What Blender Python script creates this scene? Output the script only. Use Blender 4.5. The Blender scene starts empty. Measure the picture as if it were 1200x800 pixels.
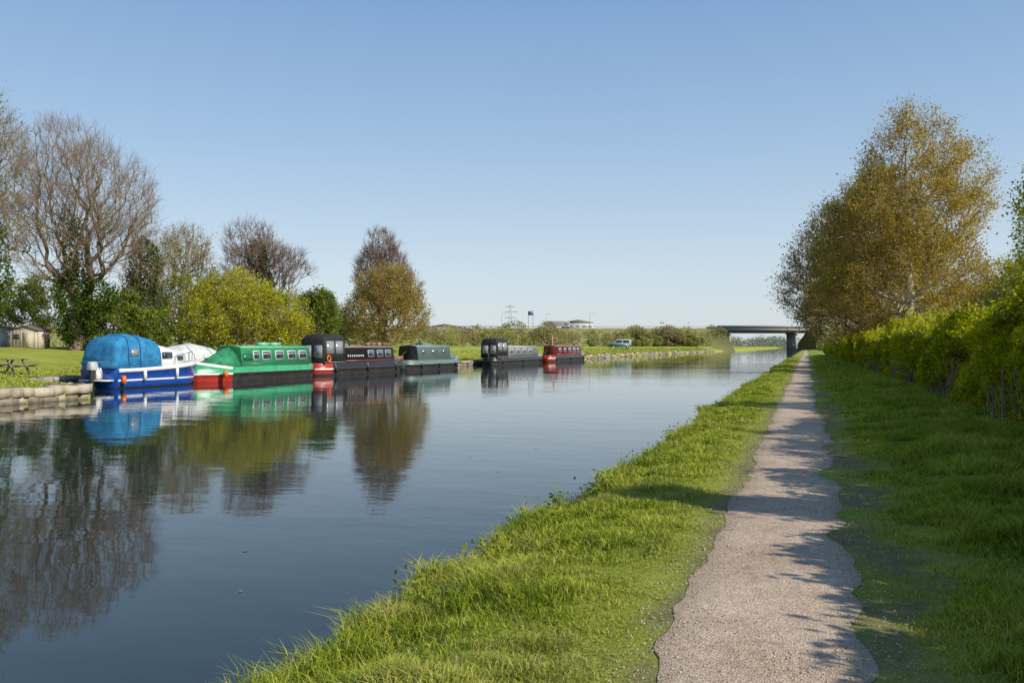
import bpy, math, random
import numpy as np
from mathutils import Vector, Matrix

S=bpy.context.scene
S.view_settings.view_transform='Standard'; S.view_settings.look='None'; S.view_settings.exposure=0
TH=math.atan(.345); s_,c_=math.sin(TH),math.cos(TH)
CAMZ=1.55; WZ=-0.40
def at(u,D):
    l=(u-600)/1000*D
    return (-s_*D+l*c_, c_*D+l*s_)

# ---------------------------------------------------------------- noise
def _h(x,y,sd):
    v=np.sin(x*127.1+y*311.7+sd*74.7)*43758.5453
    return v-np.floor(v)
def vn(x,y,sd=0):
    x=np.asarray(x,float);y=np.asarray(y,float)
    xi=np.floor(x);yi=np.floor(y);fx=x-xi;fy=y-yi
    fx=fx*fx*(3-2*fx);fy=fy*fy*(3-2*fy)
    return (_h(xi,yi,sd)*(1-fx)+_h(xi+1,yi,sd)*fx)*(1-fy)+(_h(xi,yi+1,sd)*(1-fx)+_h(xi+1,yi+1,sd)*fx)*fy
def fbm(x,y,sd=0): return (vn(x,y,sd)*.55+vn(x*2.1,y*2.1,sd+1)*.3+vn(x*4.3,y*4.3,sd+2)*.15)
def sm(t): t=np.clip(t,0,1); return t*t*(3-2*t)

# ---------------------------------------------------------------- mesh helpers
class MB:
    def __init__(s): s.V=[];s.F=[];s.M=[];s.C=[];s.n=0
    def add(s,V,F,mi=0,col=None):
        V=np.asarray(V,np.float32).reshape(-1,3)
        if not isinstance(F,list): F=[F]
        for f in F:
            f=np.atleast_2d(np.asarray(f,np.int64)); s.F.append(f+s.n); s.M.append(np.full(len(f),mi) if np.isscalar(mi) else np.asarray(mi))
        if col is None: col=(.5,.5,.5,.5)
        col=np.asarray(col,np.float32)
        if col.ndim==1: col=np.tile(col,(len(V),1))
        s.V.append(V);s.C.append(col.reshape(-1,4));s.n+=len(V)
    def build(s,name,mats,smooth=False,parent=None):
        V=np.concatenate(s.V).astype(np.float32)
        me=bpy.data.meshes.new(name)
        me.vertices.add(len(V)); me.vertices.foreach_set('co',V.ravel())
        li=np.concatenate([f.ravel() for f in s.F]).astype(np.int32)
        sz=np.concatenate([np.full(len(f),f.shape[1]) for f in s.F])
        st=np.concatenate([[0],np.cumsum(sz)[:-1]]).astype(np.int32)
        me.loops.add(len(li)); me.polygons.add(len(sz))
        me.loops.foreach_set('vertex_index',li)
        me.polygons.foreach_set('loop_start',st)
        for m in mats: me.materials.append(m)
        me.polygons.foreach_set('material_index',np.concatenate(s.M).astype(np.int32))
        if smooth: me.polygons.foreach_set('use_smooth',np.ones(len(sz),bool))
        ca=me.color_attributes.new('var','FLOAT_COLOR','POINT')
        ca.data.foreach_set('color',np.concatenate(s.C).astype(np.float32).ravel())
        me.update(calc_edges=True); me.validate()
        o=bpy.data.objects.new(name,me); S.collection.objects.link(o)
        if parent: o.parent=parent
        return o
def unit(v): return v/np.maximum(np.linalg.norm(v,axis=-1,keepdims=True),1e-9)
def tubes(P0,P1,R0,R1,k):
    d=unit(P1-P0); ref=np.where(np.abs(d[:,2:3])>.9,np.array([[1.,0,0]]),np.array([[0,0,1.]]))
    a=unit(np.cross(d,ref)); b=np.cross(d,a); n=len(P0)
    an=np.arange(k)*2*math.pi/k
    ring=a[:,None,:]*np.cos(an)[None,:,None]+b[:,None,:]*np.sin(an)[None,:,None]
    V=np.stack([P0[:,None,:]+ring*R0[:,None,None],P1[:,None,:]+ring*R1[:,None,None]],1)
    base=(np.arange(n)*2*k)[:,None]; j=np.arange(k); jn=(j+1)%k
    F=np.stack([base+j,base+jn,base+k+jn,base+k+j],-1).reshape(-1,4)
    return V.reshape(-1,3),F
def leafq(C,L,W,rng,up=0.,droop=0.):
    n=len(C); a=unit(rng.normal(size=(n,3))+np.array([0,0,-droop])); r=rng.normal(size=(n,3))+np.array([0,0,up])
    nn=unit(r-a*np.sum(a*r,1,keepdims=True)) ; b=np.cross(a,nn)
    L=np.broadcast_to(L,(n,))[:,None]; W=np.broadcast_to(W,(n,))[:,None]
    V=np.stack([C+a*L/2,C+b*W/2+a*L*.05,C-a*L/2,C-b*W/2+a*L*.05],1).reshape(-1,3)
    F=np.arange(4*n).reshape(-1,4)
    col=np.repeat(np.stack([rng.random(n),rng.random(n),np.zeros(n),np.ones(n)],1),4,0)
    return V,F,col

# ---------------------------------------------------------------- materials
def newmat(name):
    m=bpy.data.materials.new(name); m.use_nodes=True; nt=m.node_tree; nt.nodes.clear()
    o=nt.nodes.new('ShaderNodeOutputMaterial'); return m,nt,o
def N(nt,t,**k):
    return nt.nodes.new(t)
def ramp(nt,fac,stops):
    r=nt.nodes.new('ShaderNodeValToRGB'); e=r.color_ramp.elements
    while len(e)<len(stops): e.new(.5)
    for i,(p,c) in enumerate(stops): e[i].position=p; e[i].color=(*c,1)
    nt.links.new(fac,r.inputs[0]); return r.outputs[0]
def mixc(nt,f,a,b,mode='MIX'):
    m=nt.nodes.new('ShaderNodeMix'); m.data_type='RGBA'; m.blend_type=mode
    for i,v in ((0,f),(6,a),(7,b)):
        if hasattr(v,'is_linked'): nt.links.new(v,m.inputs[i])
        else: m.inputs[i].default_value=v if i==0 else (*v,1)
    return m.outputs[2]
def noise(nt,scale,detail=3,rough=.55,vec=None):
    n=N(nt,'ShaderNodeTexNoise'); n.inputs['Scale'].default_value=scale; n.inputs['Detail'].default_value=detail; n.inputs['Roughness'].default_value=rough
    if vec is None:
        t=nt.nodes.new('ShaderNodeTexCoord'); vec=t.outputs['Object']
    nt.links.new(vec,n.inputs['Vector']); return n.outputs['Fac']
def math_(nt,op,a,b):
    m=nt.nodes.new('ShaderNodeMath'); m.operation=op
    for i,v in enumerate((a,b)):
        if hasattr(v,'is_linked'): nt.links.new(v,m.inputs[i])
        else: m.inputs[i].default_value=v
    return m.outputs[0]
def bump(nt,h,strength=.5,dist=.02):
    b=N(nt,'ShaderNodeBump'); b.inputs['Strength'].default_value=strength; b.inputs['Distance'].default_value=dist
    nt.links.new(h,b.inputs['Height']); return b.outputs[0]
def paint(name,c,rough=.4,var=.12,spec=.5,scale=4,metal=0):
    m,nt,o=newmat(name); p=N(nt,'ShaderNodeBsdfPrincipled')
    f=noise(nt,scale,4,.65)
    d=tuple(x*(1-var*2.2) for x in c); l=tuple(min(1,x*(1+var)) for x in c)
    nt.links.new(ramp(nt,f,[(.3,d),(.7,l)]),p.inputs['Base Color'])
    p.inputs['Roughness'].default_value=rough; p.inputs['Metallic'].default_value=metal
    p.inputs['Specular IOR Level'].default_value=spec
    nt.links.new(p.outputs[0],o.inputs[0]); return m
def leafmat(name,dark,light,trans=.35,nscale=.5,gloss=0.0,tcol=None):
    m,nt,o=newmat(name)
    a=N(nt,'ShaderNodeAttribute'); a.attribute_name='var'
    sp=nt.nodes.new('ShaderNodeSeparateColor'); nt.links.new(a.outputs['Color'],sp.inputs[0])
    f=noise(nt,nscale,2); f=math_(nt,'MULTIPLY',f,1.1); f2=math_(nt,'MULTIPLY',sp.outputs[0],.6)
    f=math_(nt,'SUBTRACT',math_(nt,'ADD',f,f2),.35)
    col=ramp(nt,f,[(.1,dark),(.85,light)])
    d=N(nt,'ShaderNodeBsdfDiffuse'); t=N(nt,'ShaderNodeBsdfTranslucent')
    nt.links.new(col,d.inputs[0])
    tc=mixc(nt,1.0,col,tcol or (1.0,1.0,.6),'MULTIPLY'); nt.links.new(tc,t.inputs[0])
    mx=N(nt,'ShaderNodeMixShader'); mx.inputs[0].default_value=trans
    nt.links.new(d.outputs[0],mx.inputs[1]); nt.links.new(t.outputs[0],mx.inputs[2]); out=mx.outputs[0]
    nt.links.new(out,o.inputs[0]); return m

M={}
M['bark']=paint('bark_brown',(.22,.17,.125),.9,.25,.2,3)
M['twig']=paint('bark_twig',(.31,.23,.155),.9,.2,.2,1)
M['redtwig']=paint('bark_purple',(.23,.15,.11),.9,.2,.2,1)
M['birch']=paint('bark_birch',(.62,.54,.42),.8,.25,.2,5)
M['birchtwig']=paint('bark_birch_twig',(.36,.26,.13),.9,.2,.2,1)
M['gold']=leafmat('leaf_gold',(.28,.20,.03),(.66,.49,.085),.45,.5)
M['olive']=leafmat('leaf_olive',(.23,.17,.035),(.54,.42,.09),.45,.5)
M['ygreen']=leafmat('leaf_yellow_green',(.22,.25,.010),(.66,.64,.03),.45,.6)
M['green']=leafmat('leaf_green',(.11,.15,.018),(.36,.40,.05),.4,.6)
M['ivy']=leafmat('leaf_ivy',(.018,.035,.008),(.10,.15,.022),.2,1.2)
M['laurel']=leafmat('leaf_laurel',(.05,.08,.012),(.24,.30,.04),.3,.9)
M['hedge']=leafmat('leaf_hedge',(.10,.13,.008),(.64,.62,.03),.5,1.1)
M['hedgeblocker']=paint('hedge_core_blocker',(.04,.036,.018),.95,.3,.1,6)
M['scrub']=leafmat('leaf_scrub',(.17,.17,.06),(.44,.42,.15),.35,.12)
M['scrubbrown']=leafmat('leaf_scrub_brown',(.21,.16,.10),(.46,.37,.22),.35,.12)
M['far']=leafmat('leaf_far_haze',(.19,.22,.19),(.31,.33,.27),.2,.03)  # distance haze put into the leaf colour: paler and bluish

def grassmat():
    m,nt,o=newmat('grass_blades')
    a=N(nt,'ShaderNodeAttribute'); a.attribute_name='var'
    sp=nt.nodes.new('ShaderNodeSeparateColor'); nt.links.new(a.outputs['Color'],sp.inputs[0])
    f=noise(nt,1.1,3,.65); f=math_(nt,'SUBTRACT',math_(nt,'ADD',math_(nt,'MULTIPLY',f,1.5),math_(nt,'MULTIPLY',sp.outputs[0],.6)),.54)
    col=ramp(nt,f,[(.05,(.11,.18,.016)),(.45,(.33,.42,.035)),(.9,(.60,.61,.11))])
    col=mixc(nt,sp.outputs[2],col,(.58,.48,.24))
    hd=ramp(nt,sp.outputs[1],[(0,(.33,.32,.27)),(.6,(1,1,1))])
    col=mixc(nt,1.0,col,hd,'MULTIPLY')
    d=N(nt,'ShaderNodeBsdfDiffuse'); t=N(nt,'ShaderNodeBsdfTranslucent'); nt.links.new(col,d.inputs[0])
    nt.links.new(mixc(nt,1.0,col,(1,1,.6),'MULTIPLY'),t.inputs[0])
    mx=N(nt,'ShaderNodeMixShader'); mx.inputs[0].default_value=.35
    nt.links.new(d.outputs[0],mx.inputs[1]); nt.links.new(t.outputs[0],mx.inputs[2])
    nt.links.new(mx.outputs[0],o.inputs[0]); return m
M['grass']=grassmat()
def groundmat(name='ground_grass',G3=((.17,.19,.03),(.31,.35,.05),(.45,.44,.12))):
    m,nt,o=newmat(name); p=N(nt,'ShaderNodeBsdfPrincipled'); p.inputs['Roughness'].default_value=.95; p.inputs['Specular IOR Level'].default_value=.1
    a=N(nt,'ShaderNodeAttribute'); a.attribute_name='var'
    sp=nt.nodes.new('ShaderNodeSeparateColor'); nt.links.new(a.outputs['Color'],sp.inputs[0])
    n1=noise(nt,.35,5,.6); n2=noise(nt,6,5,.7); n3=noise(nt,45,4,.75)
    f=math_(nt,'ADD',math_(nt,'MULTIPLY',n1,.4),math_(nt,'ADD',math_(nt,'MULTIPLY',n2,.3),math_(nt,'MULTIPLY',n3,.35)))
    g=ramp(nt,f,[(.38,G3[0]),(.52,G3[1]),(.68,G3[2])])
    soil=ramp(nt,math_(nt,'ADD',math_(nt,'MULTIPLY',n2,.5),math_(nt,'MULTIPLY',n3,.5)),[(.35,(.12,.09,.06)),(.65,(.33,.26,.18))])
    col=mixc(nt,sp.outputs[0],g,soil)
    nt.links.new(col,p.inputs['Base Color']); nt.links.new(bump(nt,n3,.8,.04),p.inputs['Normal'])
    nt.links.new(p.outputs[0],o.inputs[0]); return m
M['ground']=groundmat()
M['embank']=groundmat('embankment_scrubland',((.17,.17,.06),(.27,.27,.09),(.38,.34,.15)))
def pathmat():
    m,nt,o=newmat('path_gravel'); p=N(nt,'ShaderNodeBsdfPrincipled'); p.inputs['Roughness'].default_value=.95; p.inputs['Specular IOR Level'].default_value=.1
    n1=noise(nt,1.3,4,.65); n2=noise(nt,70,3,.75); n3=noise(nt,9,5,.7)
    t=nt.nodes.new('ShaderNodeTexCoord'); v=N(nt,'ShaderNodeTexVoronoi'); v.inputs['Scale'].default_value=85
    nt.links.new(t.outputs['Object'],v.inputs['Vector'])
    f=math_(nt,'ADD',math_(nt,'MULTIPLY',n1,.4),math_(nt,'ADD',math_(nt,'MULTIPLY',n3,.3),math_(nt,'MULTIPLY',n2,.35)))
    c=ramp(nt,f,[(.36,(.34,.235,.165)),(.52,(.56,.425,.315)),(.68,(.70,.565,.44))])
    sv=nt.nodes.new('ShaderNodeSeparateColor'); nt.links.new(v.outputs['Color'],sv.inputs[0])
    st=ramp(nt,sv.outputs[0],[(0,(.6,.58,.56)),(.5,(.95,.95,.95)),(1,(1.25,1.22,1.2))])
    c=mixc(nt,.8,c,st,'MULTIPLY')
    a=N(nt,'ShaderNodeAttribute'); a.attribute_name='var'
    sp=nt.nodes.new('ShaderNodeSeparateColor'); nt.links.new(a.outputs['Color'],sp.inputs[0])
    e=math_(nt,'MULTIPLY',sp.outputs[0],ramp(nt,n3,[(.35,(.2,.2,.2)),(.6,(.9,.9,.9))]))
    c=mixc(nt,e,c,(.31,.25,.16))
    nt.links.new(c,p.inputs['Base Color'])
    hh=math_(nt,'ADD',math_(nt,'MULTIPLY',v.outputs['Distance'],-.6),math_(nt,'ADD',n2,math_(nt,'MULTIPLY',n3,2.)))
    nt.links.new(bump(nt,hh,.8,.010),p.inputs['Normal'])
    nt.links.new(p.outputs[0],o.inputs[0]); return m
M['path']=pathmat()
def watermat():
    m,nt,o=newmat('canal_water'); p=N(nt,'ShaderNodeBsdfPrincipled')
    p.inputs['Base Color'].default_value=(.018,.028,.028,1); p.inputs['Roughness'].default_value=.01; p.inputs['IOR'].default_value=1.38
    t=nt.nodes.new('ShaderNodeTexCoord')
    mp=N(nt,'ShaderNodeMapping'); mp.inputs['Rotation'].default_value=(0,0,-TH); mp.inputs['Scale'].default_value=(.7,1.3,1); nt.links.new(t.outputs['Object'],mp.inputs[0])
    a=noise(nt,.8,2,.5,mp.outputs[0]); b=noise(nt,5.,3,.55,mp.outputs[0]); pt=noise(nt,.06,2,.5,mp.outputs[0])
    w=ramp(nt,pt,[(.4,(.2,.2,.2)),(.62,(1,1,1))])
    h=math_(nt,'ADD',math_(nt,'MULTIPLY',a,.65),math_(nt,'MULTIPLY',math_(nt,'MULTIPLY',b,w),.22))
    nt.links.new(bump(nt,h,1.,.012),p.inputs['Normal'])
    nt.links.new(p.outputs[0],o.inputs[0]); return m
M['water']=watermat()
def stonemat(name,a,b,moss=True):
    m,nt,o=newmat(name); p=N(nt,'ShaderNodeBsdfPrincipled'); p.inputs['Roughness'].default_value=.9
    at_=N(nt,'ShaderNodeAttribute'); at_.attribute_name='var'; sp=nt.nodes.new('ShaderNodeSeparateColor'); nt.links.new(at_.outputs['Color'],sp.inputs[0])
    n=noise(nt,5,5,.7); f=math_(nt,'ADD',math_(nt,'MULTIPLY',n,.6),math_(nt,'MULTIPLY',sp.outputs[0],.4))
    c=ramp(nt,f,[(.25,a),(.75,b)])
    if moss:
        g=nt.nodes.new('ShaderNodeNewGeometry'); sx=nt.nodes.new('ShaderNodeSeparateXYZ'); nt.links.new(g.outputs['Position'],sx.inputs[0])
        mr=N(nt,'ShaderNodeMapRange'); mr.inputs[1].default_value=-.38; mr.inputs[2].default_value=-.2; nt.links.new(math_(nt,'ADD',sx.outputs[2],math_(nt,'MULTIPLY',n,.1)),mr.inputs[0])
        c=mixc(nt,mr.outputs[0],(.05,.05,.03),c)
    nt.links.new(c,p.inputs['Base Color']); nt.links.new(bump(nt,n,.6,.03),p.inputs['Normal']); nt.links.new(p.outputs[0],o.inputs[0]); return m
M['stone']=stonemat('bank_stone',(.18,.145,.10),(.52,.45,.34))
M['concrete']=stonemat('bridge_concrete',(.27,.265,.25),(.39,.38,.35),False)
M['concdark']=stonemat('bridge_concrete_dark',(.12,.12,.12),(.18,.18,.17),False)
M['blue']=paint('paint_blue',(.015,.075,.36),.25,.1)
M['white']=paint('paint_white',(.74,.74,.72),.35,.06)
M['red']=paint('paint_red',(.42,.035,.02),.35,.12)
M['canvasblue']=paint('canvas_blue',(.035,.22,.44),.8,.22,.2,2.5)
M['canvasgreen']=paint('canvas_green',(.04,.25,.12),.7,.2,.2,3)
M['canvasblack']=paint('canvas_black',(.028,.028,.030),.7,.2,.3,3)
M['tarpwhite']=paint('tarp_white',(.62,.64,.62),.7,.12,.2,3)
M['green_p']=paint('paint_green',(.05,.36,.16),.3,.12,.5,1.5)
M['green_l']=paint('paint_pale_green',(.22,.52,.32),.45,.1)
M['green_d']=paint('paint_dark_green',(.014,.14,.065),.35,.12)
M['black']=paint('paint_black',(.022,.022,.024),.35,.2)
M['hullblack']=paint('hull_blacking',(.04,.037,.034),.55,.3,.5,2)
M['maroon']=paint('paint_maroon',(.17,.03,.022),.35,.12)
M['grey']=paint('paint_grey',(.29,.30,.30),.5,.12)
M['lightgrey']=paint('paint_light_grey',(.46,.48,.48),.5,.1)
M['sage']=paint('paint_sage',(.14,.215,.20),.4,.12)
M['sage_l']=paint('paint_sage_light',(.28,.37,.34),.5,.12)
M['brown']=paint('wood_brown',(.24,.13,.07),.7,.25)
M['wood']=paint('wood_weathered',(.26,.22,.165),.85,.25,.2,8)
M['shed']=paint('shed_cladding',(.52,.46,.36),.8,.12)
M['roofdark']=paint('roof_felt',(.16,.14,.13),.9,.2)
M['orange']=paint('orange_ring',(.75,.16,.02),.5,.08)
M['chrome']=paint('steel',(.5,.5,.5),.25,.05,.5,4,.9)
M['rubber']=paint('rubber',(.02,.02,.02),.8,.2)
M['steelgrey']=paint('galvanised_steel',(.33,.34,.35),.5,.1)
M['signblue']=paint('sign_blue',(.12,.15,.22),.5,.05)
M['vanteal']=paint('paint_teal',(.04,.16,.2),.3,.05)
M['glass'],nt,o=newmat('window_glass'); p=N(nt,'ShaderNodeBsdfPrincipled'); p.inputs['Base Color'].default_value=(.035,.045,.05,1); p.inputs['Roughness'].default_value=.05
nt.links.new(p.outputs[0],o.inputs[0])
# hood windows: opaque grey painted in for daylight showing through vinyl
M['greypanel'],nt,o=newmat('vinyl_daylight_grey'); g_=N(nt,'ShaderNodeBsdfGlossy'); g_.inputs['Roughness'].default_value=.12; g_.inputs[0].default_value=(.9,.9,.9,1)
d_=N(nt,'ShaderNodeBsdfDiffuse'); d_.inputs[0].default_value=(.28,.29,.28,1); x_=N(nt,'ShaderNodeMixShader'); x_.inputs[0].default_value=.2
nt.links.new(d_.outputs[0],x_.inputs[1]); nt.links.new(g_.outputs[0],x_.inputs[2]); nt.links.new(x_.outputs[0],o.inputs[0])

# ---------------------------------------------------------------- terrain
YE=[-400,25,27,29,33,36,51,57,5000]; XE=[-25.3,-25.3,-29.3,-32.8,-34.6,-35.3,-35.3,-32.9,-32.9]
def Xe(Y): return np.interp(Y,YE,XE)+(fbm(np.asarray(Y)*.25,0*np.asarray(Y),9)-.5)*.25
def Xb(Y): return -2.36+(fbm(np.asarray(Y)*.45,0*np.asarray(Y),5)-.5)*.7+(vn(np.asarray(Y)*.04,0*np.asarray(Y),6)-.5)*.3*np.clip(np.asarray(Y)/40,0,1)
def Lp(Y): return -.70+(fbm(np.asarray(Y)*1.1,0*np.asarray(Y),21)-.5)*.26
def Rp(Y): return .27+(fbm(np.asarray(Y)*.9,0*np.asarray(Y),22)-.5)*.36
def gz(X,Y):
    X=np.asarray(X,float);Y=np.asarray(Y,float)
    xb=Xb(Y);xe=Xe(Y)
    r=-.16+.16*sm((X-xb)/.9)+.16*sm((X-.4)/2.4)
    msk=sm((-.85-X)/.3)+sm((X-.45)/.4)
    r=r+msk*(fbm(X*1.3,Y*1.3,3)-.5)*.12
    W=np.interp(Y,[0,50,95,500],[17,17,8,8])
    d=xe-X
    l=.02+1.5*sm(np.clip(d/W,0,1)*.96+.04)+(fbm(X*.15,Y*.15,4)-.5)*.3*sm(d/6)
    return np.where(X>xb-.01,r,np.where(X<xe+.01,l,-1.3))
def rows():
    y=[-60,-30,-15,-8]; v=-4.
    while v<3200:
        y.append(v); v+=.125 if 2<v<14 else (.5 if v<40 else (1.5 if v<110 else (6 if v<400 else 200)))
    return np.array(y)
Y=rows()
cl=[(lambda y,k=k:Xe(y)-k) for k in (2800,1200,600,300,150,90,60,42,30,22,17,13,10,8,6,4.5,3.2,2.2,1.3,.6,.0)]
XC=[f(Y) for f in cl]; ZC=[gz(x,Y) for i,x in enumerate(XC)]
XC.append(Xe(Y)+.03); ZC.append(np.full_like(Y,-1.2))
XC.append(Xb(Y)-.9); ZC.append(np.full_like(Y,-1.3))
XC.append(Xb(Y)-.12); ZC.append(np.full_like(Y,-.5))
for k in (0,.08,.2,.35,.55,.75,.95,1.15):
    x=np.minimum(Xb(Y)+k,-1.02-.01*(1.15-k)); XC.append(x); ZC.append(gz(x,Y))
for x in (-1.0,-.92,-.84,-.75,-.4,0,.3,.45,.6,.8,1.,1.25,1.5,1.8,2.1,2.5,2.9,3.3,4,5,7,10,15,25,40,70,120,250,600,1500,3000):
    xx=np.full_like(Y,x); XC.append(xx); ZC.append(gz(xx,Y))
X2=np.stack(XC,1);Z2=np.stack(ZC,1);Y2=np.repeat(Y[:,None],X2.shape[1],1)
far=Y2[:,0]>1800; Z2[far]=np.maximum(Z2[far],0)
nr,nc=X2.shape
idx=np.arange(nr*nc).reshape(nr,nc)
F=np.stack([idx[:-1,:-1],idx[:-1,1:],idx[1:,1:],idx[1:,:-1]],-1).reshape(-1,4)
nzs=fbm(X2*5,Y2*3.5,61)
soil=sm((.20-np.abs(X2+.72)+(nzs-.5)*.35)/.2)*.75+sm((.5-np.abs(X2-.5)+(nzs-.5)*.4)/.4)*sm((fbm(X2*1.2,Y2*1.2,8)-.42)/.2)*.75+((Z2<-.13)&(X2>-4)).astype(float)*.8
soil=np.clip(soil,0,1)
mb=MB(); mb.add(np.stack([X2,Y2,Z2],-1).reshape(-1,3),F,0,np.stack([soil.ravel()]*3+[np.ones(nr*nc)],1))
mb.build('ground',[M['ground']],smooth=True)
mb=MB(); mb.add([(-37,-60,WZ),(-1.9,-60,WZ),(-1.9,1800,WZ),(-37,1800,WZ)],[[0,1,2,3]]); mb.build('canal_water',[M['water']])

# towpath strip
Yp=Y[(Y<420)]
L_=Lp(Yp)+(vn(Yp*4.5,Yp*0,71)-.5)*.07; R_=Rp(Yp)+(vn(Yp*4.5,Yp*0,72)-.5)*.09
ts=np.linspace(0,1,15)
Xp=L_[:,None]*(1-ts)+R_[:,None]*ts; Yq=np.repeat(Yp[:,None],15,1)
Zp=.010+(fbm(Xp*2,Yq*2,23)-.5)*.012+.0*Xp
edge=np.abs(ts*2-1)**5; E=np.repeat(edge[None,:],len(Yp),0); Zp=np.maximum(Zp-E*.006,.004)
id2=np.arange(Xp.size).reshape(Xp.shape); F=np.stack([id2[:-1,:-1],id2[:-1,1:],id2[1:,1:],id2[1:,:-1]],-1).reshape(-1,4)
mb=MB(); mb.add(np.stack([Xp,Yq,Zp],-1).reshape(-1,3),F,0,np.stack([E.ravel()]*3+[np.ones(E.size)],1)); mb.build('towpath',[M['path']],smooth=True)
# pebbles
rng=np.random.default_rng(5)
n=7000; py=3+13*rng.random(n)**1.4; px=rng.uniform(-.92,.55,n); r=rng.uniform(.002,.008,n)*(1+.03*py)
oct_=np.array([[1,0,0],[0,1,0],[-1,0,0],[0,-1,0],[0,0,.7],[0,0,-.5]],float)
an=rng.random(n)*6.28; sc=rng.uniform(.7,1.3,(n,1,3))
V=oct_[None]*r[:,None,None]*sc; ca,sa=np.cos(an)[:,None],np.sin(an)[:,None]
V=np.stack([V[...,0]*ca-V[...,1]*sa,V[...,0]*sa+V[...,1]*ca,V[...,2]],-1)+np.stack([px,py,np.full(n,.010)],-1)[:,None,:]
f=np.array([[0,1,4],[1,2,4],[2,3,4],[3,0,4],[1,0,5],[2,1,5],[3,2,5],[0,3,5]])
mb=MB(); mb.add(V.reshape(-1,3),(np.arange(n)[:,None,None]*6+f[None]).reshape(-1,3),0,np.repeat(np.stack([rng.random(n)]*3+[np.ones(n)],1),6,0))
mb.build('path_gravel_stones',[stonemat('pebble',(.30,.22,.16),(.66,.56,.46),False)])

# ---------------------------------------------------------------- grass
def blades(mb,x,y,h,w,dry,rng,lean=.5):
    n=len(x); z=gz(x,y)-.01
    a=rng.random(n)*6.283; fx,fy=np.cos(a),np.sin(a)
    b=rng.random(n)*6.283; ln=h*lean*(.3+rng.random(n)); lx,ly=np.cos(b)*ln,np.sin(b)*ln
    B=np.stack([x,y,z],1); wv=np.stack([fx,fy,0*fx],1)*w[:,None]/2
    mid=B+np.stack([lx*.35,ly*.35,h*.6],1); tip=B+np.stack([lx,ly,h*(1-.25*lean)],1)
    V=np.stack([B-wv,B+wv,mid-wv*.8,mid+wv*.8,tip],1).reshape(-1,3)
    k=np.arange(n)[:,None]*5
    q=k+np.array([[0,1,3,2]]); t=k+np.array([[2,3,4]])
    rn=rng.random(n); o=np.ones(n)
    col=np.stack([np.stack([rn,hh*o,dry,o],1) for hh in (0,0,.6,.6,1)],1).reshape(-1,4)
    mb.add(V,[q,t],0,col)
mb=MB()
def band(y0,y1,x0,x1,dens,wid,hs,side,rng):
    n=int((y1-y0)*(x1-x0)*dens); x=rng.uniform(x0,x1,n); y=rng.uniform(y0,y1,n)
    if side<0:
        xb=Xb(y); keep=(x>xb-.03); de=x-xb; dp=Lp(y)-x
        cl_=fbm(x*2.6,y*2.6,31)
        pr=sm((dp+.09)/.24)*(.55+.45*sm(dp/.6)); keep&=rng.random(n)<pr*np.clip(.1+1.5*cl_,.2,1.1)
        h=.020+.10*sm(dp/.9)*np.clip(cl_*2.2-.45,.15,1.7)+.08*sm((.35-de)/.35)*(.3+1.4*vn(y*2.5,x,33))
        dry=np.clip((.6-dp)*1.1,0,.65)*rng.random(n)+(rng.random(n)<.10)*.7+sm((fbm(x*.9,y*.9,51)-.52)/.15)*.45*rng.random(n)
    else:
        dp=x-Rp(y); cl_=fbm(x*2.2,y*2.2,32); bare=fbm(x*1.2,y*1.2,8)
        pr=sm((dp+.12)/.24)*(.5+.5*sm(dp/.8)); keep=rng.random(n)<pr*np.clip(.1+1.5*cl_,.2,1.1)*np.clip(1-sm((bare-.52)/.1)*sm((1.0-dp)/.5),.25,1)
        h=.022+.14*sm((dp-.1)/1.0)*np.clip(cl_*2.4-.5,.15,1.8)+.05*sm((dp-2)/.8)
        dry=np.clip((.5-dp)*1.2,0,.6)*rng.random(n)+(rng.random(n)<.07)*.7
    x,y,h,dry=x[keep],y[keep],h[keep],dry[keep]; m=len(x)
    h=h*hs*rng.uniform(.5,1.4,m); w=wid*rng.uniform(.6,1.4,m)
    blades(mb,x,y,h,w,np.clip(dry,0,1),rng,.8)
rng=np.random.default_rng(11)
for sd,x0,x1 in ((-1,-2.85,-.45),(1,.05,3.4)):
    k=1 if sd<0 else .95
    band(2.6,6,x0,x1,6000*k,.0055,1,sd,rng)
    band(6,10,x0,x1,3900*k,.0075,1,sd,rng)
    band(10,17,x0,x1,2000*k,.011,1,sd,rng)
    band(17,30,x0,x1,880*k,.018,1.05,sd,rng)
    band(30,60,x0,x1,300*k,.034,1.1,sd,rng)
    band(60,130,x0,x1,70*k,.07,1.25,sd,rng)
nt_=300; cy=rng.uniform(3,60,nt_)**1.0; cx=Xb(cy)+rng.uniform(-.04,.35,nt_)
k=45; x=np.repeat(cx,k)+rng.normal(size=nt_*k)*.05; y=np.repeat(cy,k)+rng.normal(size=nt_*k)*.06
h=np.repeat(rng.uniform(.10,.30,nt_),k)*rng.uniform(.4,1.1,nt_*k)
blades(mb,np.maximum(x,Xb(y)-.0),y,h,.006*(1+y*.05),(rng.random(nt_*k)<.12)*.8,rng,.8)
mb.build('grass',[M['grass']])
mb=MB(); n=30000; y=rng.uniform(8,120,n); x=Xe(y)-.35-rng.random(n)**2*5
blades(mb,x,y,rng.uniform(.04,.16,n),np.full(n,.05),(rng.random(n)<.25)*.7,rng,.7)
n=9000; y=rng.uniform(120,330,n); x=Xe(y)-.4-rng.random(n)**2*5
blades(mb,x,y,rng.uniform(.1,.5,n),np.full(n,.14),(rng.random(n)<.3)*.8,rng,.7)
mb.build('bank_grass',[M['grass']])
mb=MB(); n=70; wy=rng.uniform(4,40,n); wx=Xb(wy)+rng.uniform(-.05,.35,n)
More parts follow.
